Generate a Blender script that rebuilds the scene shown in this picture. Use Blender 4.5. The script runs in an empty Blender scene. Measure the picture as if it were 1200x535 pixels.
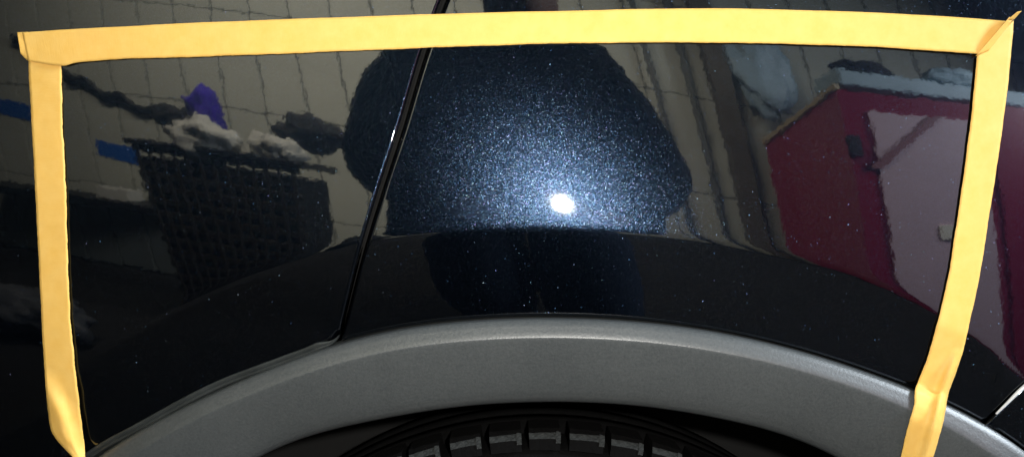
import bpy, bmesh, math, random
import numpy as np
from mathutils import Vector, Matrix, noise as mnoise
random.seed(4); rng = np.random.default_rng(4)
SC = bpy.context.scene
COL = SC.collection

# ------------------------------------------------------------------ camera, light, exposure
D, ZC, S = .72, .816, .0006            # camera stands 0.72 m from the panel, 0.816 m above the floor; 0.6 mm per photo pixel
cam_d = bpy.data.cameras.new('camera'); cam = bpy.data.objects.new('camera', cam_d); COL.objects.link(cam)
cam.location = (0, -D, ZC); cam.rotation_euler = (math.pi/2, 0, 0)
cam_d.sensor_width = 36; cam_d.lens = 36*D/(1200*S); cam_d.clip_start = .01; cam_d.clip_end = 60
SC.camera = cam
SC.view_settings.view_transform = 'Standard'; SC.view_settings.look = 'None'
SC.view_settings.exposure = 0; SC.view_settings.gamma = 1
w = bpy.data.worlds.new('World'); SC.world = w; w.use_nodes = True
w.node_tree.nodes['Background'].inputs[0].default_value = (.8, .9, 1, 1)
w.node_tree.nodes['Background'].inputs[1].default_value = .03
FLASH = (.0708, -D, .849)
def lamp(name, typ, loc, target, power, col, **kw):
    d = bpy.data.lights.new(name, typ); o = bpy.data.objects.new(name, d); COL.objects.link(o)
    o.location = loc; o.rotation_euler = (Vector(target)-Vector(loc)).to_track_quat('-Z', 'Y').to_euler()
    d.energy = power; d.color = col
    for k, v in kw.items(): setattr(d, k, v)
    return o
lamp('flash_lamp', 'SPOT', FLASH, (.03, 0, .79), 24.5, (1, .965, .9), spot_size=math.radians(105), spot_blend=1.0, shadow_soft_size=.0115)
lamp('garage_tube_lamp', 'AREA', (-.6, -1.5, 2.65), (-.6, -2.95, .9), 140, (1, .93, .80), shape='RECTANGLE', size=2.4, size_y=.12, spread=math.radians(125))
lamp('doorway_daylight', 'AREA', (3.3, -1.2, 2.3), (1.1, -1.8, .9), 150, (.80, .90, 1), shape='RECTANGLE', size=.9, size_y=.9, spread=math.radians(130))
SC.cycles.use_denoising = True
SC.cycles.max_bounces = 8
SC.cycles.sample_clamp_indirect = 6

# ------------------------------------------------------------------ helpers
def tag(o, label=None, cat=None, group=None, kind=None):
    if label: o['label'] = label
    if cat: o['category'] = cat
    if group: o['group'] = group
    if kind: o['kind'] = kind
    return o
def empty(name, loc=(0, 0, 0)):
    o = bpy.data.objects.new(name, None); COL.objects.link(o); o.location = loc; o.empty_display_size = .1
    return o
def link(name, me, mats=(), parent=None):
    o = bpy.data.objects.new(name, me); COL.objects.link(o)
    for m in (mats if isinstance(mats, (list, tuple)) else [mats]): me.materials.append(m)
    if parent is not None:
        o.parent = parent
        pm = Matrix.Translation(parent.location)
        p = parent.parent
        while p is not None:
            pm = Matrix.Translation(p.location) @ pm; p = p.parent
        o.matrix_parent_inverse = pm.inverted()
    return o
def mesh(name, V, F, mats=(), parent=None, smooth=True, fm=None):
    me = bpy.data.meshes.new(name); me.from_pydata([tuple(map(float, v)) for v in V], [], [tuple(map(int, q)) for q in F])
    me.update()
    if smooth: me.polygons.foreach_set('use_smooth', [True]*len(me.polygons))
    o = link(name, me, mats, parent)
    if fm is not None: me.polygons.foreach_set('material_index', fm)
    return o
def bm_obj(name, bm, mats=(), parent=None, smooth=False):
    me = bpy.data.meshes.new(name); bmesh.ops.recalc_face_normals(bm, faces=bm.faces[:]); bm.to_mesh(me); bm.free()
    if smooth: me.polygons.foreach_set('use_smooth', [True]*len(me.polygons))
    return link(name, me, mats, parent)
def box_bm(cx, cy, cz, sx, sy, sz, bev=0, seg=2, rot=None, bm=None):
    b = bmesh.new(); r = bmesh.ops.create_cube(b, size=1)
    bmesh.ops.scale(b, vec=(sx, sy, sz), verts=b.verts[:])
    if bev: bmesh.ops.bevel(b, geom=b.edges[:], offset=bev, segments=seg, affect='EDGES', profile=.5)
    if rot is not None: bmesh.ops.rotate(b, cent=(0, 0, 0), matrix=rot, verts=b.verts[:])
    bmesh.ops.translate(b, vec=(cx, cy, cz), verts=b.verts[:])
    if bm is None: return b
    t = bpy.data.meshes.new('t'); b.to_mesh(t); b.free(); bm.from_mesh(t); bpy.data.meshes.remove(t); return bm
def grid_faces(n, m, close=False):
    F = []
    for i in range(n-1 if not close else n):
        for j in range(m-1):
            a = i*m+j; b = ((i+1) % n)*m+j
            F.append((a, a+1, b+1, b))
    return F
def mix(a, b, t): return a*(1-t)+b*t

# ------------------------------------------------------------------ materials
def new_mat(name):
    m = bpy.data.materials.new(name); m.use_nodes = True
    nt = m.node_tree; return m, nt, nt.nodes['Principled BSDF']
def N(nt, t, **kw):
    n = nt.nodes.new(t)
    for k, v in kw.items():
        if k in n.inputs: n.inputs[k].default_value = v
        else: setattr(n, k, v)
    return n
def L(nt, a, b): nt.links.new(a, b)
def plain(name, col, rough=.6, metal=0, spec=.5, bump=0, bscale=200, var=0, vscale=20, coat=0):
    m, nt, p = new_mat(name)
    p.inputs['Base Color'].default_value = (*col, 1); p.inputs['Roughness'].default_value = rough
    p.inputs['Metallic'].default_value = metal; p.inputs['Specular IOR Level'].default_value = spec
    p.inputs['Coat Weight'].default_value = coat
    tc = N(nt, 'ShaderNodeTexCoord')
    if var:
        n = N(nt, 'ShaderNodeTexNoise', Scale=vscale, Detail=6); L(nt, tc.outputs['Object'], n.inputs['Vector'])
        r = N(nt, 'ShaderNodeMapRange'); r.inputs['To Min'].default_value = 1-var; r.inputs['To Max'].default_value = 1+var
        L(nt, n.outputs['Fac'], r.inputs['Value'])
        x = N(nt, 'ShaderNodeMix', data_type='RGBA', blend_type='MULTIPLY'); x.inputs[0].default_value = 1
        x.inputs[6].default_value = (*col, 1); L(nt, r.outputs[0], x.inputs[7]); L(nt, x.outputs[2], p.inputs['Base Color'])
    if bump:
        n = N(nt, 'ShaderNodeTexNoise', Scale=bscale, Detail=4); L(nt, tc.outputs['Object'], n.inputs['Vector'])
        b = N(nt, 'ShaderNodeBump', Strength=bump, Distance=.001); L(nt, n.outputs['Fac'], b.inputs['Height']); L(nt, b.outputs[0], p.inputs['Normal'])
    return m

def paint_material():
    """black metallic car paint: dark pigment with blue-silver flakes under a clear coat"""
    m, nt, p = new_mat('black_metallic_paint')
    geo = N(nt, 'ShaderNodeNewGeometry')
    def flakes(scale, spread):
        v = N(nt, 'ShaderNodeTexVoronoi', feature='F1', Scale=scale); L(nt, geo.outputs['Position'], v.inputs['Vector'])
        s = N(nt, 'ShaderNodeVectorMath', operation='SUBTRACT'); s.inputs[1].default_value = (.5, .5, .5); L(nt, v.outputs['Color'], s.inputs[0])
        ab = N(nt, 'ShaderNodeVectorMath', operation='ABSOLUTE'); L(nt, s.outputs[0], ab.inputs[0])
        sq = N(nt, 'ShaderNodeVectorMath', operation='MULTIPLY'); L(nt, s.outputs[0], sq.inputs[0]); L(nt, ab.outputs[0], sq.inputs[1])
        sc = N(nt, 'ShaderNodeVectorMath', operation='SCALE'); L(nt, sq.outputs[0], sc.inputs[0])
        w2 = N(nt, 'ShaderNodeTexWhiteNoise', noise_dimensions='4D', W=7.3); L(nt, v.outputs['Position'], w2.inputs['Vector'])
        st = N(nt, 'ShaderNodeMath', operation='GREATER_THAN'); L(nt, w2.outputs['Value'], st.inputs[0]); st.inputs[1].default_value = .955    # a few stray flakes lie at any angle
        ma = N(nt, 'ShaderNodeMath', operation='MULTIPLY_ADD'); L(nt, st.outputs[0], ma.inputs[0]); ma.inputs[1].default_value = 2.6; ma.inputs[2].default_value = spread
        L(nt, ma.outputs[0], sc.inputs['Scale'])
        a = N(nt, 'ShaderNodeVectorMath', operation='ADD'); L(nt, sc.outputs[0], a.inputs[0]); L(nt, geo.outputs['Normal'], a.inputs[1])
        n = N(nt, 'ShaderNodeVectorMath', operation='NORMALIZE'); L(nt, a.outputs[0], n.inputs[0])
        return v, n
    v, n = flakes(2700, .37)
    wn = N(nt, 'ShaderNodeTexWhiteNoise', noise_dimensions='3D'); L(nt, v.outputs['Position'], wn.inputs['Vector'])
    pw = N(nt, 'ShaderNodeMath', operation='POWER'); L(nt, wn.outputs['Value'], pw.inputs[0]); pw.inputs[1].default_value = 3.5
    hue = N(nt, 'ShaderNodeMix', data_type='RGBA'); L(nt, wn.outputs['Color'], hue.inputs[7]); hue.inputs[0].default_value = .33
    hue.inputs[6].default_value = (.06, .38, .68, 1)
    mul = N(nt, 'ShaderNodeVectorMath', operation='SCALE'); L(nt, hue.outputs[2], mul.inputs[0])
    mr = N(nt, 'ShaderNodeMapRange'); L(nt, pw.outputs[0], mr.inputs['Value']); mr.inputs['To Min'].default_value = .002; mr.inputs['To Max'].default_value = .060
    L(nt, mr.outputs[0], mul.inputs['Scale'])
    nv = N(nt, 'ShaderNodeVectorMath', operation='ADD'); nv.inputs[1].default_value = (.002, .0045, .010); L(nt, mul.outputs[0], nv.inputs[0])
    p.inputs['Specular IOR Level'].default_value = 0
    L(nt, nv.outputs[0], p.inputs['Base Color']); L(nt, n.outputs[0], p.inputs['Normal'])
    p.inputs['Metallic'].default_value = .93; p.inputs['Roughness'].default_value = .22
    p.inputs['Coat Weight'].default_value = 1; p.inputs['Coat Roughness'].default_value = .028; p.inputs['Coat IOR'].default_value = 1.62
    # orange peel and slight waviness of the lacquer
    a = N(nt, 'ShaderNodeTexNoise', Scale=95, Detail=2); b = N(nt, 'ShaderNodeTexNoise', Scale=420, Detail=2)
    ad = N(nt, 'ShaderNodeMath', operation='MULTIPLY_ADD'); L(nt, geo.outputs['Position'], a.inputs['Vector']); L(nt, geo.outputs['Position'], b.inputs['Vector'])
    L(nt, b.outputs['Fac'], ad.inputs[0]); ad.inputs[1].default_value = .12; L(nt, a.outputs['Fac'], ad.inputs[2])
    bp = N(nt, 'ShaderNodeBump', Strength=1, Distance=.000021); L(nt, ad.outputs[0], bp.inputs['Height'])
    L(nt, bp.outputs[0], p.inputs['Coat Normal'])
    return m
PAINT = paint_material()

def tape_material():
    m, nt, p = new_mat('yellow_masking_paper')
    tc = N(nt, 'ShaderNodeTexCoord')
    n = N(nt, 'ShaderNodeTexNoise', Scale=90, Detail=6, Roughness=.65); L(nt, tc.outputs['Object'], n.inputs['Vector'])
    r = N(nt, 'ShaderNodeValToRGB'); r.color_ramp.elements[0].position = .3; r.color_ramp.elements[1].position = .72
    r.color_ramp.elements[0].color = (.90, .54, .12, 1); r.color_ramp.elements[1].color = (.93, .595, .165, 1)
    L(nt, n.outputs['Fac'], r.inputs[0]); L(nt, r.outputs[0], p.inputs['Base Color'])
    p.inputs['Roughness'].default_value = .55; p.inputs['Specular IOR Level'].default_value = .35
    # crepe: fine wrinkles across the strip (UV x runs along the strip, in metres)
    uv = N(nt, 'ShaderNodeUVMap'); mp = N(nt, 'ShaderNodeMapping'); mp.inputs['Scale'].default_value = (900, 110, 1); L(nt, uv.outputs[0], mp.inputs[0])
    c = N(nt, 'ShaderNodeTexNoise', Scale=1, Detail=3); L(nt, mp.outputs[0], c.inputs['Vector'])
    b = N(nt, 'ShaderNodeBump', Strength=.28, Distance=.0003); L(nt, c.outputs['Fac'], b.inputs['Height']); L(nt, b.outputs[0], p.inputs['Normal'])
    return m
TAPE = tape_material()

def cladding_material():
    m, nt, p = new_mat('grained_grey_plastic')
    tc = N(nt, 'ShaderNodeTexCoord')
    a = N(nt, 'ShaderNodeTexNoise', Scale=520, Detail=3, Roughness=.7); L(nt, tc.outputs['Object'], a.inputs['Vector'])
    c = N(nt, 'ShaderNodeTexNoise', Scale=9, Detail=5, Roughness=.6); L(nt, tc.outputs['Object'], c.inputs['Vector'])
    ad = N(nt, 'ShaderNodeMath', operation='MULTIPLY_ADD'); L(nt, a.outputs['Fac'], ad.inputs[0]); ad.inputs[1].default_value = .9; 
    ml = N(nt, 'ShaderNodeMath', operation='MULTIPLY'); L(nt, c.outputs['Fac'], ml.inputs[0]); ml.inputs[1].default_value = .5; L(nt, ml.outputs[0], ad.inputs[2])
    r = N(nt, 'ShaderNodeValToRGB'); r.color_ramp.elements[0].position = .40; r.color_ramp.elements[1].position = 1.0
    r.color_ramp.elements[0].color = (.048, .055, .058, 1); r.color_ramp.elements[1].color = (.094, .103, .105, 1)
    L(nt, ad.outputs[0], r.inputs[0]); L(nt, r.outputs[0], p.inputs['Base Color'])
    p.inputs['Roughness'].default_value = .40; p.inputs['Specular IOR Level'].default_value = .8
    b = N(nt, 'ShaderNodeBump', Strength=.42, Distance=.0004); L(nt, a.outputs['Fac'], b.inputs['Height']); L(nt, b.outputs[0], p.inputs['Normal'])
    return m
CLAD = cladding_material()
RUBBER = plain('tyre_rubber', (.003, .003, .0031), .9, bump=.8, spec=.08, bscale=260, var=.5, vscale=90)
WORN_LIT = plain('worn_lit_rubber', (.034, .037, .037), .85, spec=.05, bump=1, bscale=500, var=.9, vscale=330)
LINER = plain('black_felt_liner', (.008, .007, .006), .95, bump=.6, bscale=300, var=.4, vscale=40)
BLACK = plain('black_body_cavity', (.004, .004, .004), .9)
SEAL = plain('black_rubber_seal', (.012, .012, .013), .45)
ALLOY = plain('grey_alloy', (.35, .36, .37), .3, metal=1)
EDGE_GLINT = plain('pale_edge_highlight', (.82, .84, .86), .25, var=.1, vscale=200)

# ------------------------------------------------------------------ the body surface  y = f(x, z)
X0, Z0 = .0354, .8325
RX, RZ, TW, KC = 3.0, 1.8, .28, .19
CREASE = np.array([(-1400, 1200), (-100, 560), (40, 460), (140, 400), (220, 355), (300, 320), (400, 290), (430, 283), (520, 272), (620, 267), (700, 269), (800, 278),
                   (870, 289), (950, 306), (1000, 320), (1060, 345), (1110, 372), (1170, 412), (1300, 520), (2200, 1200)], float)
def smooth_curve(P, n, k=12):
    """Catmull-Rom through points, resampled"""
    P = np.asarray(P, float); out = []
    Q = np.vstack([2*P[0]-P[1], P, 2*P[-1]-P[-2]])
    for i in range(1, len(Q)-2):
        p0, p1, p2, p3 = Q[i-1:i+3]
        for t in np.linspace(0, 1, k, endpoint=False):
            out.append(.5*(2*p1+(p2-p0)*t+(2*p0-5*p1+4*p2-p3)*t*t+(3*p1-p0-3*p2+p3)*t**3))
    out.append(P[-1]); out = np.array(out)
    s = np.r_[0, np.cumsum(np.linalg.norm(np.diff(out, axis=0), axis=1))]
    t = np.linspace(0, s[-1], n)
    return np.c_[[np.interp(t, s, out[:, j]) for j in range(out.shape[1])]].T
_c = smooth_curve(CREASE, 900); _c = _c[np.argsort(_c[:, 0])]
CRX, CRZ = (_c[:, 0]-600)*S, ZC-(_c[:, 1]-267.5)*S
def body(x, z):
    u = x-X0; v = z-Z0
    d = np.interp(x, CRX, CRZ)-z
    lim = np.where(u > 0, .22*np.tanh(u/.22), .5*np.tanh(u/.5))       # the panel twists a little along its length
    return u*u/2/RX + v*v/2/RZ + TW*lim*v + KC*(np.sqrt(d*d+7e-6)+d)/2
def px2xz(P, y=0):
    P = np.asarray(P, float); k = (D+y)/D
    return np.c_[(P[:, 0]-600)*S*k, ZC-(P[:, 1]-267.5)*S*k]
def px_on(P, fn=body):
    """photo pixel -> x, z on the surface"""
    P = np.asarray(P, float); y = np.zeros(len(P))
    for _ in range(14):
        k = (D+y)/D; x = (P[:, 0]-600)*S*k; z = ZC-(P[:, 1]-267.5)*S*k; y = fn(x, z)
    return np.c_[x, z]

# wheel-arch radii round the wheel centre, by angle from the vertical
WC = np.array([.024, .334])
def polar(P):
    q = P-WC; return np.arctan2(q[:, 0], q[:, 1]), np.hypot(q[:, 0], q[:, 1])
TOPPX = [(60, 573), (120, 531), (160, 509), (250, 461), (330, 430), (400, 400), (450, 389), (520, 380), (600, 375), (660, 374), (740, 378), (800, 384), (900, 403), (1000, 433), (1072, 459), (1112, 476), (1203, 523)]
BOTPX = [(316, 533), (427, 507), (548, 483), (620, 479), (700, 479), (848, 499), (976, 533)]
tt, tr = polar(px_on(TOPPX)); bt, br = polar(px2xz(BOTPX, .012))
def tab(t, r, endl, endr):
    t = np.r_[-1.75, -1.35, t, 1.35, 1.75]; r = np.r_[endl, endl*.995, r, endr*.995, endr]
    g = np.linspace(-1.75, 1.75, 400); q = np.interp(g, t, r)
    k = np.ones(25)/25
    for _ in range(2): q = np.convolve(np.pad(q, 12, mode='edge'), k, 'valid')
    return g, q
TG, RT = tab(tt, tr, .47, .50); _, RB = tab(bt, br, .395, .40)
rtop = lambda t: np.interp(t, TG, RT); rbot = lambda t: np.interp(t, TG, RB)
arc = lambda t, r: np.c_[WC[0]+np.sin(t)*r, WC[1]+np.cos(t)*r]

def resample(P, t):
    P = np.asarray(P, float); s = np.r_[0, np.cumsum(np.linalg.norm(np.diff(P, axis=0), axis=1))]; s /= s[-1]
    return np.c_[np.interp(t, s, P[:, 0]), np.interp(t, s, P[:, 1])]
def graded(length, step, a=True, b=True):
    """parameters with rows packed tight at the rolled edges"""
    tight = np.array([0, .1, .25, .45, .7, 1.0, 1.4, 1.9, 2.5, 3.2, 4, 5, 6.2, 7.6])*1e-3/length
    n = int(length/step); lo = tight[-1] if a else 0; hi = 1-tight[-1] if b else 1
    mid = np.linspace(lo, hi, n)
    return np.r_[tight[:-1] if a else [], mid, 1-tight[:-1][::-1] if b else []]
def coons(bot, top, lef, rig, tu, tv):
    B, T_, Lf, R_ = resample(bot, tu), resample(top, tu), resample(lef, tv), resample(rig, tv)
    u = tu[:, None, None]; v = tv[None, :, None]
    P = (1-v)*B[:, None]+v*T_[:, None]+(1-u)*Lf[None]+u*R_[None] - ((1-u)*(1-v)*B[0]+u*(1-v)*B[-1]+(1-u)*v*T_[0]+u*v*T_[-1])
    return P
def seg_dist(Q, C):
    out = np.full(len(Q), 9.)
    for i in range(len(C)-1):
        a, b = C[i], C[i+1]; ab = b-a; l2 = ab@ab
        if l2 < 1e-14: continue
        t = np.clip(((Q-a)@ab)/l2, 0, 1)
        out = np.minimum(out, np.linalg.norm(Q-(a+t[:, None]*ab), axis=1))
    return out
def sheet(name, P, edges, off=0, mats=PAINT, parent=None, flange=.014, extra=None):
    """a panel: grid P (x, z) lifted onto the body surface, with rolled edges. edges: (curve, radius)"""
    n, m = P.shape[:2]; Q = P.reshape(-1, 2)
    def roll(e, r):
        e = np.clip(e, .015*r, r); return r-np.sqrt(np.maximum(r*r-(r-e)**2, 0))
    def h(Q):
        y = body(Q[:, 0], Q[:, 1])+off
        if extra is not None: y = y+extra(Q[:, 0], Q[:, 1])
        g = np.zeros(len(Q))
        for C, r in edges: g = np.maximum(g, roll(seg_dist(Q, C), r))
        return y+g
    y = h(Q); e = 2e-5
    gx = (h(Q+[e, 0])-h(Q-[e, 0]))/2/e; gz = (h(Q+[0, e])-h(Q-[0, e]))/2/e
    nn = np.c_[gx, -np.ones(len(Q)), gz]; nn /= np.linalg.norm(nn, axis=1)[:, None]
    V = np.c_[Q[:, 0], y, Q[:, 1]]
    F = grid_faces(n, m)
    # flange folded back round the whole outline
    idx = lambda i, j: i*m+j
    loop = [idx(i, 0) for i in range(n)]+[idx(n-1, j) for j in range(1, m)]+[idx(i, m-1) for i in range(n-2, -1, -1)]+[idx(0, j) for j in range(m-2, 0, -1)]
    base = len(V); V = np.vstack([V, V[loop]+[0, flange, 0]])
    fn = nn[loop].copy(); fn[:, 1] *= .05; fn /= np.linalg.norm(fn, axis=1)[:, None]+1e-9; NN = np.vstack([nn, fn])
    k = len(loop)
    for i in range(k): F.append((loop[i], base+i, base+(i+1) % k, loop[(i+1) % k]))
    me = bpy.data.meshes.new(name); me.from_pydata(V.tolist(), [], F); me.update()
    me.polygons.foreach_set('use_smooth', [True]*len(me.polygons))
    # orient: first face must look at -y
    if me.polygons[len(me.polygons)//3].normal.y > 0: me.flip_normals()
    o = link(name, me, mats, parent)
    me.normals_split_custom_set_from_vertices(NN.tolist())
    return o

CAR = empty('car', (.024, .12, 0))
tag(CAR, 'black metallic car side with rear door, grey plastic wheel arch and tyre', 'car')

# ---- panel outlines (world x, z)
SEAMPX = [(397, 398), (405, 370), (420, 310), (447, 220), (470, 150), (497, 60), (520, 0), (572, -130), (618, -246)]
seam = smooth_curve(px_on(SEAMPX), 160)
tn = np.gradient(seam, axis=0); tn /= np.linalg.norm(tn, axis=1)[:, None]; nr = np.c_[tn[:, 1], -tn[:, 0]]   # points right
gap = np.interp(seam[:, 1], [.74, .80, .98], [.0014, .0017, .0022])[:, None]
seam_q = seam+nr*gap; seam_d = seam-nr*gap
ZT = seam[-1, 1]
# quarter panel
t_b = polar(px_on([(1150, 497)]))[0][0]; t_a = polar(seam_q[:1])[0][0]
ta = np.linspace(t_a, t_b, 200); qarc = arc(ta, rtop(ta)+.0016); qarc[0] = seam_q[0]
bseam = smooth_curve(np.vstack([qarc[-1:], px_on([(1175, 473), (1200, 449), (1240, 412), (1310, 362), (1480, 300), (1850, 255)])]), 120)
qbot = np.vstack([qarc, bseam[1:]]); XR = qbot[-1, 0]
tu = graded(1.0, .0036); tv = graded(.40, .0026)
P = coons(qbot, np.array([seam_q[-1], (XR, ZT)]), seam_q, np.array([qbot[-1], (XR, ZT)]), tu, tv)
sheet('quarter_panel', P, [(seam_q[::2], .0030), (qarc[::2], .0028), (bseam[::3], .0025)], parent=CAR)
# bumper corner
nb = np.c_[np.zeros(len(bseam)), -np.ones(len(bseam))*.0028]
bs2 = bseam+nb; tb = np.linspace(1.66, t_b+.012, 120); barc = arc(tb, rtop(tb)+.0016); barc[-1] = bs2[0]
P = coons(np.array([barc[0], (XR, barc[0, 1])]), bs2, barc, np.array([(XR, barc[0, 1]), bs2[-1]]), graded(.45, .005), graded(.5, .005))
sheet('rear_bumper', P, [(bs2[::3], .0022), (barc[::3], .0028)], off=-.0006, parent=CAR)
# rear door
DB = px_on([(399, 388), (396, 396), (390, 403), (380, 409), (360, 418), (330, 429), (250, 460), (160, 508), (120, 530), (60, 572)])
darc = smooth_curve(DB, 90)[::-1]
t0 = polar(darc[:1])[0][0]; tq = np.linspace(-1.28, t0-.02, 50); low = arc(tq, rtop(tq)+.0012)
dbot = np.vstack([[(-.78, low[0, 1])], low, darc])
sd = seam_d[seam_d[:, 1] > dbot[-1, 1]+.002]; dright = np.vstack([dbot[-1:], sd])
tu = graded(1.05, .0036, a=False); tv = graded(.40, .0026)
P = coons(dbot, np.array([(-.78, ZT), dright[-1]]), np.array([dbot[0], (-.78, ZT)]), dright, tu, tv)
door = sheet('rear_door', P, [(dright[::2], .0024), (dbot[1:][::2], .0075)], parent=CAR)

# cavity behind the panel gaps, seal inside the door gap
def ribbon(name, C, w, y0, mat, parent):
    tn = np.gradient(C, axis=0); tn /= np.linalg.norm(tn, axis=1)[:, None]; n = np.c_[tn[:, 1], -tn[:, 0]]
    V = []; yb = body(C[:, 0], C[:, 1])+y0
    for s, dy in ((-1, .004), (-.5, 0), (.5, 0), (1, .004)): V.append(np.c_[C[:, 0]+n[:, 0]*w*s, yb+dy, C[:, 1]+n[:, 1]*w*s])
    return mesh(name, np.vstack(V), [(j+k*len(C), j+1+k*len(C), j+1+(k+1)*len(C), j+(k+1)*len(C)) for k in range(3) for j in range(len(C)-1)], mat, parent)
ribbon('door_seal', seam[2:], .016, .016, BLACK, CAR)
ribbon('gap_strip', qarc, .010, .013, BLACK, CAR)
ribbon('bumper_gap_strip', bseam, .010, .010, BLACK, CAR)
# edge highlight along the bumper gap, put in as a pale bead
C = bseam[2:]; tn = np.gradient(C, axis=0); tn /= np.linalg.norm(tn, axis=1)[:, None]
V = []; NS = 8
for i, c in enumerate(C):
    n = np.array([tn[i, 1], -tn[i, 0]]); cc = c+n*.0016; yb = body(cc[0], cc[1])-.0004
    r = .0015*min(1, .5+i/10)
    for k in range(NS):
        a = 2*math.pi*k/NS; V.append((cc[0]+n[0]*math.cos(a)*r, yb+math.sin(a)*r, cc[1]+n[1]*math.cos(a)*r))
F = [(i*NS+k, i*NS+(k+1) % NS, (i+1)*NS+(k+1) % NS, (i+1)*NS+k) for i in range(len(C)-1) for k in range(NS)]
mesh('bumper_edge_highlight', V, F, EDGE_GLINT, CAR)

# reflection on the door's lower lip, put in as a grey strip
C = np.vstack([low[20:], darc[:-1]]); C = resample(C, np.linspace(0, 1, 260)); tn = np.gradient(C, axis=0); tn /= np.linalg.norm(tn, axis=1)[:, None]; n = np.c_[-tn[:, 1], tn[:, 0]]
V = []
for o_, dy in ((.0072, .0006), (.0068, -.0012), (.0056, -.0016), (.0040, -.0010), (.0026, .0006), (.0022, .0002), (.0012, .0016), (-.0004, .0050)):
    q = C+n*o_*np.minimum(1, (259.5-np.arange(260))/14)[:, None]; V.append(np.c_[q[:, 0], body(q[:, 0], q[:, 1])+dy, q[:, 1]])
mesh('door_lip_reflection', np.vstack(V), [(k*260+j, k*260+j+1, (k+1)*260+j+1, (k+1)*260+j) for k in range(7) for j in range(259)], plain('grey_lip_reflection', (.035, .04, .04), .28, var=.6, vscale=60), CAR)

# ---- cladding: profile swept round the arch
PROF = [(-.02, .014), (-.006, .006), (0, -.001), (.010, -.0058), (.03, -.0076), (.185, -.0116), (.20, -.0117), (.22, -.0114), (.36, -.0080), (.55, -.0028), (.72, .0024), (.85, .0070), (.93, .0108), (.975, .0146), (.995, .0185), (1.0, .024), (.985, .05), (.96, .062)]
ps = np.array([p[0] for p in PROF]); pd = np.array([p[1] for p in PROF])
def clad_y(x, z):
    q = np.c_[x, z]; t, r = polar(q); s = (rtop(t)-r)/(rtop(t)-rbot(t))
    a = arc(t, rtop(t)); base = body(a[:, 0], a[:, 1])
    y = np.interp(s, ps, pd)+base
    return np.where(s < -.005, 9, np.where(s > .99, 9, y))
ts = np.linspace(-1.66, 1.66, 420)
s_f = np.concatenate([np.linspace(ps[i], ps[i+1], 4)[:-1] for i in range(len(ps)-1)]+[[ps[-1]]])
d_f = np.concatenate([np.linspace(pd[i], pd[i+1], 4)[:-1] for i in range(len(pd)-1)]+[[pd[-1]]])
V = []
for t in ts:
    a = arc(np.array([t]), rtop(np.array([t])))[0]; base = body(a[0], a[1])
    rt, rb = rtop(t), rbot(t)
    for s, d in zip(s_f, d_f):
        r = rt+(rb-rt)*s; V.append((WC[0]+math.sin(t)*r, base+d, WC[1]+math.cos(t)*r))
kb = int(np.argmax(d_f > .0200))
mesh('wheel_arch_cladding', V, grid_faces(len(ts), len(s_f)), [CLAD, BLACK], CAR, fm=[1 if j >= kb-1 and j > 20 else 0 for i in range(len(ts)-1) for j in range(len(s_f)-1)])  # inward return coloured black for the shade inside the arch
# wheel-well liner and its inner wall
V = []; m = 14
for t in np.linspace(-1.75, 1.75, 90):
    for j in range(m):
        u = j/(m-1); r = rbot(t)*(1.03+.02*math.sin(u*3.14)) ; V.append((WC[0]+math.sin(t)*r, .055+.27*u, WC[1]+math.cos(t)*r))
mesh('wheel_arch_liner', V, grid_faces(90, m), LINER, CAR)
bm = box_bm(.024, .345, .55, 1.0, .03, .9); bm_obj('inner_wing', bm, BLACK, CAR)
# sill below the door
bm = box_bm(-.60, .085, .33, .36, .09, .18, .02, 3); bm_obj('sill', bm, CLAD, CAR, True)

# ---- wheel
WH = empty('wheel', (WC[0], .15, WC[1])); WH.parent = CAR; WH.location = Vector((WC[0], .15, WC[1]))-CAR.location
WORLD_W = Vector((WC[0], .15, WC[1]))
def wlink(name, V, F, mats, smooth=True, fm=None):
    V = np.asarray(V, float)
    o = mesh(name, V, F, mats, None, smooth, fm); o.parent = WH; return o    # vertices local to the wheel centre
def lathe(prof, n):
    V = []
    for i in range(n):
        a = 2*math.pi*i/n
        for r, y in prof: V.append((math.sin(a)*r, y, math.cos(a)*r))
    return V, grid_faces(n, len(prof), True)
RT0 = .331
prof = [(.215, -.085), (.235, -.098), (.265, -.108), (.29, -.109), (.306, -.104), (.3145, -.099), (.3175, -.092), (.319, -.08), (.3195, 0), (.319, .08), (.306, .104), (.265, .108), (.215, .085)]
V, F = lathe(prof, 160); wlink('tyre', V, F, RUBBER)
V, F = lathe([(.217, -.088), (.222, -.094), (.216, -.096), (.208, -.088), (.20, -.06), (.195, .06), (.215, .085)], 96); wlink('rim', V, F, ALLOY)
for k in range(5):
    b = box_bm(0, -.07, .115, .045, .02, .19, .006, 2); me = bpy.data.meshes.new('spoke'); b.to_mesh(me); b.free()
    o = link('spoke', me, ALLOY); o.parent = WH; o.rotation_euler = (0, 2*math.pi*k/5, 0)
V, F = lathe([(.0, -.086), (.03, -.084), (.036, -.075), (.036, -.04)], 32); wlink('hub', V, F, ALLOY)
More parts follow.
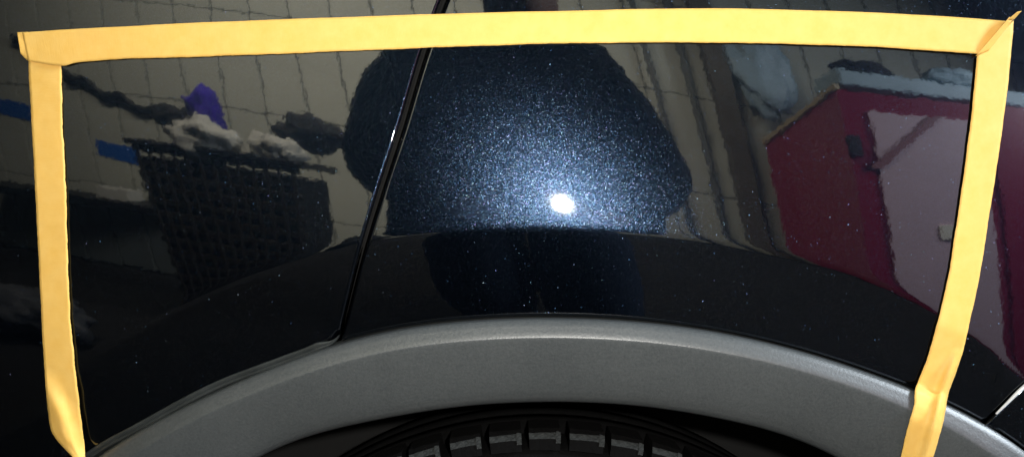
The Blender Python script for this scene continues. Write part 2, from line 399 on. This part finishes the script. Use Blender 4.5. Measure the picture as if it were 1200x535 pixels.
# shoulder tread blocks: scuffed outer corner, its flash-lit grey painted in, hooking down at one end
def block_mesh():
    R = RT0; hw = .0128; V = []; F = []; fm = []
    def prism(x0, x1, prof, mat_of):
        b = len(V); n = 7
        for i in range(n):
            x = mix(x0, x1, i/(n-1))
            for (r, y) in prof:
                jit = .0004*mnoise.noise((x*300+3, r*300, y*300)); a = x/R; V.append((math.sin(a)*(r+jit), y+jit, math.cos(a)*(r+jit)))
        k = len(prof)
        for i in range(n-1):
            for j in range(k):
                j2 = (j+1) % k; F.append((b+i*k+j, b+i*k+j2, b+(i+1)*k+j2, b+(i+1)*k+j)); fm.append(mat_of(j))
        F.append(tuple(b+j for j in range(k))); fm.append(0); F.append(tuple(b+(n-1)*k+j for j in reversed(range(k)))); fm.append(0)
    prism(-hw, hw, [(.316, -.104), (R-.0066, -.1030), (R-.0030, -.0980), (R-.0005, -.0925), (R, -.060), (.316, -.060)], lambda j: 1 if j in (1,) else 0)
    prism(hw-.0036, hw+.0003, [(R-.0098, -.1042), (R-.0066, -.1042), (R-.0022, -.0980), (R-.010, -.0980)], lambda j: 1 if j in (0, 1) else 0)
    me = bpy.data.meshes.new('tread_block'); me.from_pydata(V, [], F); me.update()
    me.materials.append(RUBBER); me.materials.append(WORN_LIT); me.polygons.foreach_set('material_index', fm)
    return me
bme = block_mesh()
NB = 66
for k in range(NB):
    o = bpy.data.objects.new('tread_block', bme); COL.objects.link(o); o.parent = WH
    o.rotation_euler = (random.uniform(-.004, .004), 2*math.pi*k/NB+.005+random.uniform(-.004, .004), 0); o.scale = (1+random.uniform(-.14, .05), 1+random.uniform(-.006, .006), 1)
# centre tread ribs behind the shoulder
for y in (-.035, .005, .045):
    V, F = lathe([(.317, y-.018), (.329, y-.016), (.3295, y+.010), (.317, y+.012)], 120); wlink('tread_rib', V, F, RUBBER)

# ------------------------------------------------------------------ masking tape
def skin_y(x, z):
    return np.minimum(body(x, z), clad_y(x, z))
def strip(name, label, A, B, lift, wobA=0, wobB=0, ridge=None, seed=0, n=260, m=13, k=9):
    """A, B: photo outlines of the two long edges, in matching order"""
    a = smooth_curve(A, n); b = smooth_curve(B, n); r = np.random.default_rng(seed)
    def wob(amp):
        q = np.zeros(n); x = np.arange(n)
        for kk, am in ((9, .4), (19, .3), (41, .2), (83, .14)): q += am*np.sin(x/n*kk*2*math.pi+r.uniform(0, 6.3))*r.uniform(.5, 1.2)
        q += r.normal(0, .10, n); return q*amp
    d = (b-a)/np.linalg.norm(b-a, axis=1)[:, None]
    a = a+d*wob(wobA)[:, None]; b = b+d*wob(wobB)[:, None]
    G = np.stack([mix(a, b, t) for t in np.linspace(0, 1, m)], 1)          # n, m, 2 pixels
    XZ = px_on(G.reshape(-1, 2), lambda x, z: np.minimum(body(x, z), np.where(clad_y(x, z) > 1, 9, clad_y(x, z))))
    y = skin_y(XZ[:, 0], XZ[:, 1]).reshape(n, m)
    pad = np.pad(y, ((k, k), (0, 0)), mode='edge'); mn = np.min([pad[i:i+n] for i in range(2*k+1)], 0)   # spans steps like paper
    ker = np.hanning(2*k+3)[1:-1]; ker /= ker.sum(); pad = np.pad(mn, ((k, k), (0, 0)), mode='edge'); y2 = sum(ker[i]*pad[i:i+n] for i in range(2*k+1))
    y = np.minimum(y2, y)-lift
    ii, jj = np.meshgrid(np.linspace(0, 1, n), np.linspace(0, 1, m), indexing='ij')
    for i in range(n):
        for j in range(m):
            px, py = G[i, j]
            y[i, j] -= .00018*(mnoise.noise((px*.03, py*.03, seed))+.6*mnoise.noise((px*.09, py*.09, seed+5)))+.0002
    if ridge is not None: y -= ridge(G[..., 0], G[..., 1], ii, jj)
    kk = ((D+y)/D).reshape(-1); Gf = G.reshape(-1, 2)
    V = np.c_[(Gf[:, 0]-600)*S*kk, y.reshape(-1), ZC-(Gf[:, 1]-267.5)*S*kk]
    # thin slab
    N_ = n*m; F = grid_faces(n, m); V = np.vstack([V, V+[0, .00022, 0]])
    F2 = [(q[3]+N_, q[2]+N_, q[1]+N_, q[0]+N_) for q in F]
    loop = [i*m for i in range(n)]+[(n-1)*m+j for j in range(1, m)]+[i*m+m-1 for i in range(n-2, -1, -1)]+[j for j in range(m-2, 0, -1)]
    Fs = [(loop[i], loop[(i+1) % len(loop)], loop[(i+1) % len(loop)]+N_, loop[i]+N_) for i in range(len(loop))]
    o = mesh(name, V, F+F2+Fs, TAPE)
    me = o.data; uvl = me.uv_layers.new(name='UVMap')
    lenm = np.r_[0, np.cumsum(np.linalg.norm(np.diff((a+b)/2, axis=0), axis=1))]*S
    uvv = np.c_[np.repeat(lenm, m), np.tile(np.linspace(0, .027, m), n)]; uvv = np.vstack([uvv, uvv])
    vi = np.empty(len(me.loops), int); me.loops.foreach_get('vertex_index', vi); uvl.data.foreach_set('uv', uvv[vi].ravel())
    bm = bmesh.new(); bm.from_mesh(me); bmesh.ops.recalc_face_normals(bm, faces=bm.faces[:]); bm.to_mesh(me); bm.free()
    me.polygons.foreach_set('use_smooth', [True]*len(me.polygons))
    # origin at the strip's own middle
    c = V[:N_].mean(0); me.transform(Matrix.Translation(-Vector(c))); o.location = c
    if label: tag(o, label, 'tape', 'masking tape strips framing the paint')
    return o
def flap(name, parent, quad, lifts, curl=0, n=14, m=10, seed=3):
    """small folded-over tape end: quad = 4 photo points, lifts = distance in front of the body at each"""
    q = np.array(quad, float); V = []
    for i in range(n):
        for j in range(m):
            u, v = i/(n-1), j/(m-1)
            p = (1-u)*(1-v)*q[0]+u*(1-v)*q[1]+u*v*q[2]+(1-u)*v*q[3]
            h = (1-u)*(1-v)*lifts[0]+u*(1-v)*lifts[1]+u*v*lifts[2]+(1-u)*v*lifts[3]+curl*math.sin(math.pi*v)
            h += .0003*mnoise.noise((p[0]*.08, p[1]*.08, seed))
            x, z = px_on([p])[0]; y = body(x, z)-h; k = (D+y)/D
            V.append(((p[0]-600)*S*k, y, ZC-(p[1]-267.5)*S*k))
    V = np.array(V)
    o = mesh(name, V, grid_faces(n, m), TAPE)
    uvl = o.data.uv_layers.new(name='UVMap')
    md = o.modifiers.new('thickness', 'SOLIDIFY'); md.thickness = .0002
    o.parent = parent; o.matrix_parent_inverse = Matrix.Translation(parent.location).inverted()
    return o
lt = strip('masking_tape', 'yellow masking tape strip running down the door, its end twisted by the arch lip',
      [(33, 58), (34, 90), (40, 200), (46, 320), (50, 400), (53, 445), (56, 482), (62, 508), (80, 530), (100, 548), (112, 566)],
      [(68, 58), (72, 82), (73, 140), (77, 215), (79, 290), (82, 365), (86, 410), (92, 465), (97, 505), (99, 525), (103, 545), (122, 560)],
      .0005, .4, .7, lambda X, Y, i, j: .005*np.exp(-(((X-66)-(Y-478)*.42)/11)**2)*np.clip((Y-432)/45, 0, 1)*np.clip((560-Y)/30, 0, 1) + .004*np.clip((Y-480)/60, 0, 1)*(1-j), seed=11)
tp = strip('masking_tape', 'long yellow masking tape strip running across door and panel over the door gap',
      [(26, 38), (110, 33), (250, 26), (500, 17), (660, 13), (830, 10), (1000, 14), (1100, 19), (1184, 25)],
      [(33, 72), (72, 77), (92, 73), (150, 69), (250, 66), (380, 61), (530, 55), (660, 51), (830, 50), (1000, 54), (1100, 60), (1140, 63), (1150, 64)],
      .0011, .3, .7, seed=12, n=420)
rt = strip('masking_tape', 'yellow masking tape strip running down beside the bumper gap and over the grey cladding',
      [(1146, 62), (1144, 75), (1139, 130), (1128, 215), (1119, 275), (1112, 320), (1103, 360), (1089, 412), (1074, 452), (1072, 462), (1071, 474), (1064, 500), (1054, 540), (1046, 566)],
      [(1188, 24), (1186, 50), (1180, 110), (1169, 190), (1158, 260), (1149, 318), (1138, 370), (1130, 405), (1122, 432), (1111, 462), (1108, 482), (1104, 500), (1092, 540), (1084, 566)],
      .0016, .5, .5, lambda X, Y, i, j: .0048*np.exp(-((j-.80+(Y-440)*.0008)/.15)**2)*np.clip((Y-408)/30, 0, 1), seed=13, n=320, k=4)
flap('folded_end', tp, [(20, 38), (33, 37.5), (32, 71), (24, 63)], [.0022, .0016, .0016, .0030], curl=.0012)
flap('folded_corner', rt, [(1143, 66), (1158, 60), (1187, 23), (1183, 20)], [.0034, .0022, .0045, .0105], curl=.0012)
flap('torn_tip', rt, [(1181, 23), (1188, 23), (1197, 13), (1192, 14)], [.0100, .0060, .0110, .0120])

# ------------------------------------------------------------------ the garage that the lacquer mirrors
def P_(name, col, rough=.6, **k): return plain(name, col, rough, **k)
FLOOR = P_('dark_concrete', (.007, .007, .007), .8, bump=.5, bscale=40, var=.4, vscale=3)
bm = box_bm(0, -1.6, -.05, 9, 8, .1); tag(bm_obj('floor', bm, FLOOR), kind='structure')
WALLM = P_('painted_wall_board', (.50, .50, .41), .7, bump=.4, bscale=60, var=.18, vscale=3)
GROOVE = P_('dark_groove', (.14, .14, .12), .9)
wall = bm_obj('wall', box_bm(0, -3.06, 1.45, 9, .08, 2.9), GROOVE); tag(wall, kind='structure')
pw, ph = .222, .60
b = box_bm(0, 0, 0, pw-.009, .018, ph-.005, .003, 1); pme = bpy.data.meshes.new('board'); b.to_mesh(pme); b.free(); pme.materials.append(WALLM)
for i in range(40):
    for j in range(5):
        o = bpy.data.objects.new('board', pme); COL.objects.link(o); o.parent = wall
        o.location = (-4.3+i*pw+.06, -3.010+random.uniform(-.001, .001), -.075+ph/2+j*ph); o.rotation_euler = (random.uniform(-.004, .004), 0, random.uniform(-.004, .004))

# ---- the photographer kneeling behind the compact camera
def skinned(verts, edges, radii, root=0, sub=2):
    me = bpy.data.meshes.new('tmp'); me.from_pydata(verts, edges, []); o = bpy.data.objects.new('tmp', me); COL.objects.link(o)
    md = o.modifiers.new('s', 'SKIN'); md.use_smooth_shade = True; md.branch_smoothing = .4
    for i, r in enumerate(radii): me.skin_vertices[0].data[i].radius = (r if isinstance(r, tuple) else (r, r))
    me.skin_vertices[0].data[root].use_root = True
    sb = o.modifiers.new('d', 'SUBSURF'); sb.levels = sub; sb.render_levels = sub
    dg = bpy.context.evaluated_depsgraph_get(); out = bpy.data.meshes.new_from_object(o.evaluated_get(dg)); bpy.data.objects.remove(o)
    return out
V = []; E_ = []; R = []
def vt(p, r, prev=None):
    V.append(p); R.append(r)
    if prev is not None: E_.append((prev, len(V)-1))
    return len(V)-1
pel = vt((0, -1.16, .52), (.15, .12)); sp = vt((-.005, -1.15, .72), (.21, .12), pel); ch = vt((-.005, -1.11, .95), (.235, .13), sp); up = vt((.005, -1.08, 1.16), (.18, .10), ch)
for sx in (-1, 1): a_ = vt((sx*.20, -1.10, .97), .105, ch); a_ = vt((sx*.22, -1.13, .80), .10, a_); vt((sx*.20, -1.15, .62), .10, a_)
nk = vt((.03, -1.05, 1.24), .058, up); hb = vt((.06, -1.02, 1.31), (.072, .085), nk); hm = vt((.075, -1.00, 1.39), (.078, .097), hb); ht = vt((.08, -1.01, 1.47), (.060, .072), hm)
vt((.075, -.90, 1.37), .012, hm)                                       # nose
for sx in (-1, 1): vt((.075+sx*.088, -1.015, 1.385), .014, hm)         # ears
hands = []
for sx, sh, el, wr in ((1, (.235, -1.07, 1.22), (.325, -1.0, .955), (.165, -.835, .815)), (-1, (-.240, -1.07, 1.12), (-.330, -1.0, .87), (-.105, -.835, .800))):
    s = vt(sh, .086, up); m1 = vt(tuple(mix(np.array(sh), np.array(el), .5)), .074, s); e = vt(el, .068, m1)
    f1 = vt(tuple(mix(np.array(el), np.array(wr), .5)), .052, e); q = vt(wr, .034, f1); hands.append((sx, wr, q))
for sx in (-1, 1):
    h = vt((sx*.11, -1.16, .46), .13, pel); k = vt((sx*.105, -1.00, .115), .112, h); a = vt((sx*.13, -1.42, .06), .045, k); vt((sx*.13, -1.52, .07), .038, a)
palms = []
for sx, wr, q in hands:
    pc = vt((.03+sx*.085, -.790, .818), (.032, .017), q); kn = vt((.03+sx*.079, -.772, .826), (.036, .014), pc); palms.append((sx, kn, pc))
body_me = skinned(V, E_, R, pel, 2)
# five fingers per hand, curled over the camera body's front and top
bm = bmesh.new(); bm.from_mesh(body_me)
for sx, kn, pc in palms:
    X = .03+sx*.072
    for k, (z, ln) in enumerate(((.846, .95), (.829, 1.05), (.812, 1.0), (.797, .8))):
        pts = [(X+sx*.008, -.785, z), (X+sx*.012, -.763, z), (X+sx*.006, -.7415, z-.001), (X-sx*.007*ln, -.7335, z-.002)]
        fm_ = skinned(pts, [(0, 1), (1, 2), (2, 3)], [.0088, .0084, .0074, .006], 0, 1); bm.from_mesh(fm_)
    pts = [(X+sx*.010, -.800, .812), (X-sx*.004, -.800, .826), (X-sx*.022, -.787, .836)]
    fm_ = skinned(pts, [(0, 1), (1, 2)], [.0105, .0095, .0078], 0, 1); bm.from_mesh(fm_)
JACKET = P_('dark_navy_jacket', (.006, .007, .010), .85, spec=.2); JEANS = P_('blue_denim', (.03, .042, .07), .9, bump=.5, bscale=300, spec=.2)
SKIN = P_('skin', (.42, .22, .15), .6, spec=.2); HAIR = P_('dark_brown_hair', (.03, .018, .012), .6)
me = bpy.data.meshes.new('person'); bm.to_mesh(me); bm.free()
for m_ in (JACKET, JEANS, SKIN, HAIR): me.materials.append(m_)
for p in me.polygons:
    c = p.center; p.use_smooth = True
    if c.z > 1.25: p.material_index = 3 if (c.z > 1.42 or c.y < -1.03) else 2
    elif c.y > -.825 and c.z > .7: p.material_index = 2
    elif c.z < .56: p.material_index = 1
person = bpy.data.objects.new('person', me); COL.objects.link(person)
tag(person, 'person in dark jacket and jeans kneeling with a small camera held up', 'person')
# loose jacket over the torso
V = []; rows = [(.56, -.01, .27, .13, -1.14), (.60, -.01, .30, .15, -1.14), (.70, -.01, .32, .16, -1.13), (.82, -.005, .32, .16, -1.12), (.95, .0, .305, .155, -1.11), (1.06, .0, .30, .145, -1.10), (1.15, .01, .29, .13, -1.08), (1.215, .015, .275, .11, -1.07), (1.262, .02, .235, .09, -1.06), (1.285, .02, .15, .08, -1.06), (1.30, .035, .07, .07, -1.05)]
for z_, c_, a_, b_, y_ in rows:
    for k in range(40):
        q = 2*math.pi*k/40; cc, ss = math.cos(q), math.sin(q); w_ = 1+.05*mnoise.noise((cc*2, ss*2, z_*14))
        V.append((c_+a_*w_*math.copysign(abs(cc)**.75, cc), y_+b_*w_*math.copysign(abs(ss)**.75, ss), z_+.10*cc*a_))
jk = mesh('jacket', V, [(i*40+k, i*40+(k+1) % 40, (i+1)*40+(k+1) % 40, (i+1)*40+k) for i in range(len(rows)-1) for k in range(40)], JACKET, person)
# compact camera in the hands
cm = empty('compact_camera', (.030, -.750, .795)); tag(cm, 'small dark compact camera held in both hands, its flash lit', 'camera')
DK = P_('dark_camera_shell', (.012, .012, .013), .5)
bm_obj('camera_body', box_bm(.030, -.751, .826, .118, .030, .064, .006, 3), DK, cm, True)
bm = bmesh.new(); bmesh.ops.create_cone(bm, cap_ends=True, segments=40, radius1=.023, radius2=.021, depth=.012)
bmesh.ops.rotate(bm, cent=(0, 0, 0), matrix=Matrix.Rotation(math.pi/2, 3, 'X'), verts=bm.verts[:]); bmesh.ops.translate(bm, vec=(0, -.729, .816), verts=bm.verts[:])
bm_obj('lens_barrel', bm, DK, cm)
bm_obj('flash_window', box_bm(FLASH[0], -.7355, FLASH[2], .026, .003, .014, .001, 1), P_('flash_diffuser', (.8, .8, .8), .3), cm)

# ---- left: black lattice basket with laundry, blue tape on the wall
BK = P_('black_plastic', (.010, .010, .011), .55)
bs = empty('storage_basket', (-1.12, -2.15, 0)); tag(bs, 'large black lattice basket heaped with cloths by the wall', 'basket')
BRN = P_('brown_black_cane', (.035, .028, .020), .6, var=.4, vscale=30)
parts = [bm_obj('inner_liner', box_bm(-1.12, -2.15, .40, .64, .40, .78), P_('dark_liner', (.006, .006, .006), .9), bs)]
for k in range(15): parts.append(bm_obj('slat', box_bm(-1.12, -1.945, .04+k*.056, .68, .006, .028, .002, 1), BRN, bs))
for k in range(13): parts.append(bm_obj('stave', box_bm(-1.435+k*.0525, -1.938, .43, .018, .006, .84, .002, 1), BRN, bs))
for x_, y_, sx_, sy_ in ((-1.12, -1.94, .72, .03), (-1.12, -2.36, .72, .03), (-1.465, -2.15, .03, .39), (-.775, -2.15, .03, .39)): parts.append(bm_obj('rim_bar', box_bm(x_, y_, .85, sx_, sy_, .03, .006, 2), BK, bs))
for o in parts:                                   # the basket narrows towards its foot
    for v in o.data.vertices: v.co.x = -1.12+(v.co.x+1.12)*(.74+.26*v.co.z/.87)
def lump(name, c, r, mat, label, cat, seed, squash=(1, 1, 1), group=None):
    bm = bmesh.new(); bmesh.ops.create_icosphere(bm, subdivisions=4, radius=1)
    for v in bm.verts:
        n = v.co.normalized(); q = 1+.34*mnoise.noise(n*1.7+Vector((seed, 0, 0)))+.20*mnoise.noise(n*4.5+Vector((0, seed, 0)))
        v.co = Vector((n.x*squash[0], n.y*squash[1], n.z*squash[2]))*q*r
    o = bm_obj(name, bm, mat, None, True); o.location = c; tag(o, label, cat, group); return o
WHITE = P_('white_cloth', (.56, .55, .49), .9, bump=.6, bscale=60); PURP = P_('blue_violet_cloth', (.045, .02, .36), .9, bump=.6, bscale=60)
CHAR = P_('charcoal_cloth', (.018, .017, .017), .9, bump=.6, bscale=60); BLUE = P_('blue_paper_tape', (.01, .10, .42), .6)
lump('cloth_bundle', (-1.17, -2.03, .89), .118, WHITE, 'larger pale cloth bundle lying in the black basket below the violet cloth', 'cloth', 1, (1.2, .9, .85))
lump('cloth_bundle', (-.87, -2.03, .895), .085, WHITE, 'rounded pale cloth bundle in the black basket under charcoal gloves', 'cloth', 2, (1.0, .9, .75))
lump('cloth_bundle', (-1.0, -2.18, .90), .07, WHITE, 'smallest pale cloth bundle between the other two in the basket', 'cloth', 6, (.8, .8, 1.0))
lump('violet_cloth', (-1.23, -2.20, 1.03), .105, PURP, 'deep violet blue cloth heaped at the back of the basket', 'cloth', 3, (.75, .6, 1.1))
lump('charcoal_cloth', (-.80, -2.20, 1.00), .10, CHAR, 'charcoal gloves piled on the basket corner', 'gloves', 4, (1.3, .8, .8))
lump('charcoal_cloth', (-1.36, -2.24, .98), .09, CHAR, 'charcoal rag hanging over the basket rim beside the violet cloth', 'rag', 5, (1.5, .8, .7))
lump('charcoal_cloth', (-.70, -2.36, .70), .13, CHAR, 'dark bag slumped on the floor against the basket', 'bag', 8, (.9, .8, 1.6)).location.z = .26
for x_, z_, l_ in ((-2.86, .96, 'blue tape patch on the wall boards, the one farther from the basket'), (-2.18, .75, 'blue tape patch on the wall boards right beside the basket')):
    tag(bm_obj('tape_patch', box_bm(x_, -2.998, z_, .27, .004, .10, .001, 1, Matrix.Rotation(.12, 3, 'Y')), BLUE), l_, 'tape', 'blue tape patches on the wall')
tag(bm_obj('wall_shelf', box_bm(-2.35, -2.86, .44, 1.35, .28, .05, .004, 1), BK), 'black shelf board low on the wall beside the basket', 'shelf')
for k, (x_, z_) in enumerate(((-2.15, .50),)): tag(bm_obj('paper_box', box_bm(x_, -2.86, z_, .20, .14, .07, .004, 1), WHITE), 'small pale paper box standing on the black shelf', 'box')
# dark cord slung along the wall
pts = [Vector((mix(-2.75, -1.55, i/40), -2.97, 1.42-.42*(i/40)-.10*math.sin(i/40*3.14)+.02*math.sin(i*.9))) for i in range(41)]
VV = []
for p in pts:
    for k in range(8): a = k*math.pi/4; VV.append((p.x, p.y+.018*math.cos(a), p.z+.03*math.sin(a)))
tag(mesh('hose', VV, [(i*8+k, i*8+(k+1) % 8, (i+1)*8+(k+1) % 8, (i+1)*8+k) for i in range(40) for k in range(8)], BK), 'dark hose slung across the wall boards above the blue tape', 'hose')
lump('plastic_bag', (-1.85, -1.55, .10), .16, P_('grey_film', (.07, .075, .085), .5), 'crumpled grey plastic bag lying on the concrete floor', 'bag', 9, (1.7, .9, .65))

# ---- right: maroon cabinet with a doorway reflection painted on its door, sheet and boxes on it
MAR = P_('maroon_enamel', (.27, .008, .045), .35, coat=.4); DOORWAY_REFL = P_('mauve_doorway_reflection', (.70, .50, .55), .5, var=.1, vscale=4); BEIGE = P_('beige_edge_trim', (.45, .36, .22), .6)
cb = empty('maroon_cabinet', (1.86, -2.58, 0)); tag(cb, 'tall maroon cabinet with sloping top, pale doorway reflection and diagonal streak painted on its door', 'cabinet')
a0, a1 = np.array([1.42, -2.30]), np.array([1.24, -2.82]); w0, w1 = np.array([2.90, -2.16]), np.array([2.85, -2.85])
V = [(*a0, 0), (*w0, 0), (*w1, 0), (*a1, 0), (*a0, 1.70), (*w0, 1.70), (*w1, 1.50), (*a1, 1.46)]
F = [(0, 1, 5, 4), (1, 2, 6, 5), (2, 3, 7, 6), (3, 0, 4, 7), (4, 5, 6, 7), (3, 2, 1, 0)]
mesh('carcass', V, F, MAR, cb, smooth=False)
def on_front(u, z, off): 
    p = mix(a0, w0, u); n = np.array([w0[1]-a0[1], -(w0[0]-a0[0])]); n = -n/np.linalg.norm(n); return (*(p+n*off), z)
def slab(name, u0, u1, z0, z1, off, mat, shear=0):
    V = [on_front(u0, z0, .0), on_front(u1, z0, .0), on_front(u1+shear, z1, .0), on_front(u0+shear, z1, .0), on_front(u0, z0, off), on_front(u1, z0, off), on_front(u1+shear, z1, off), on_front(u0+shear, z1, off)]
    return mesh(name, V, [(0, 1, 2, 3), (7, 6, 5, 4), (0, 4, 5, 1), (1, 5, 6, 2), (2, 6, 7, 3), (3, 7, 4, 0)], mat, cb, smooth=False)
slab('door', .08, .42, .12, 1.60, .012, DOORWAY_REFL); slab('reflection_streak', .045, .08, 1.30, 1.60, .022, P_('red_reflection_streak', (.30, .12, .13), .5), .22); slab('door', .46, .97, .12, 1.60, .012, MAR)  # mauve and diagonal streak are a doorway reflection painted on the front
slab('handle', -.005, .025, 1.35, 1.45, .05, BK)
slab('lamp_glint', .238, .305, .965, 1.04, .02, P_('cream_lamp_glint', (.92, .84, .68), .4))  # lamp glint on the door, put in as a cream slab
d = np.array([*(a0-a1), .24]); mid = (np.array([*a0, 1.70])+np.array([*a1, 1.46]))/2
bm_obj('edge_trim', box_bm(mid[0], mid[1], mid[2]+.012, .03, np.linalg.norm(d)*1.02, .03, .003, 1, Matrix(((1, 0, 0), (0, 1, 0), (0, 0, 1))) @ Vector((0, 1, 0)).rotation_difference(Vector(d)).to_matrix()), BEIGE, cb)
PALE = P_('pale_blue_plastic', (.38, .50, .56), .5, var=.25, vscale=9)
tag(bm_obj('storage_tray', box_bm(1.93, -2.42, 1.775, .98, .26, .09, .01, 2), PALE), 'pale blue flat tray lying on the maroon cabinet', 'tray')
lump('charcoal_cloth', (1.62, -2.42, 1.88), .085, CHAR, 'dark rag bunched on the pale blue tray', 'rag', 12, (1.7, .8, .55))
lump('plastic_bag', (1.36, -2.93, 1.98), .20, PALE, 'pale blue plastic bag hanging on the wall beside the cabinet', 'bag', 13, (.75, .25, 1.5))
lump('plastic_bag', (2.15, -2.46, 1.90), .10, PALE, 'pale blue crumpled bag on the tray beside the dark rag', 'bag', 14, (1.8, .8, .7))
tag(bm_obj('timber_post', box_bm(1.13, -2.93, 1.3, .11, .07, 2.6, .004, 1), P_('brown_timber', (.13, .11, .075), .8, var=.3, vscale=12)), 'brown timber post standing against the wall boards', 'post')
for x_ in (.80, .98): tag(bm_obj('wall_pipe', (lambda b: (bmesh.ops.create_cone(b, cap_ends=True, segments=16, radius1=.016, radius2=.016, depth=2.6), bmesh.ops.translate(b, vec=(x_, -2.965, 1.3), verts=b.verts[:]), b)[2])(bmesh.new()), GROOVE, None, True), 'thin dark pipe on the wall boards '+('next to the timber post' if x_ > .9 else 'on the open boards, away from the timber post'), 'pipe', 'dark pipes on the wall')
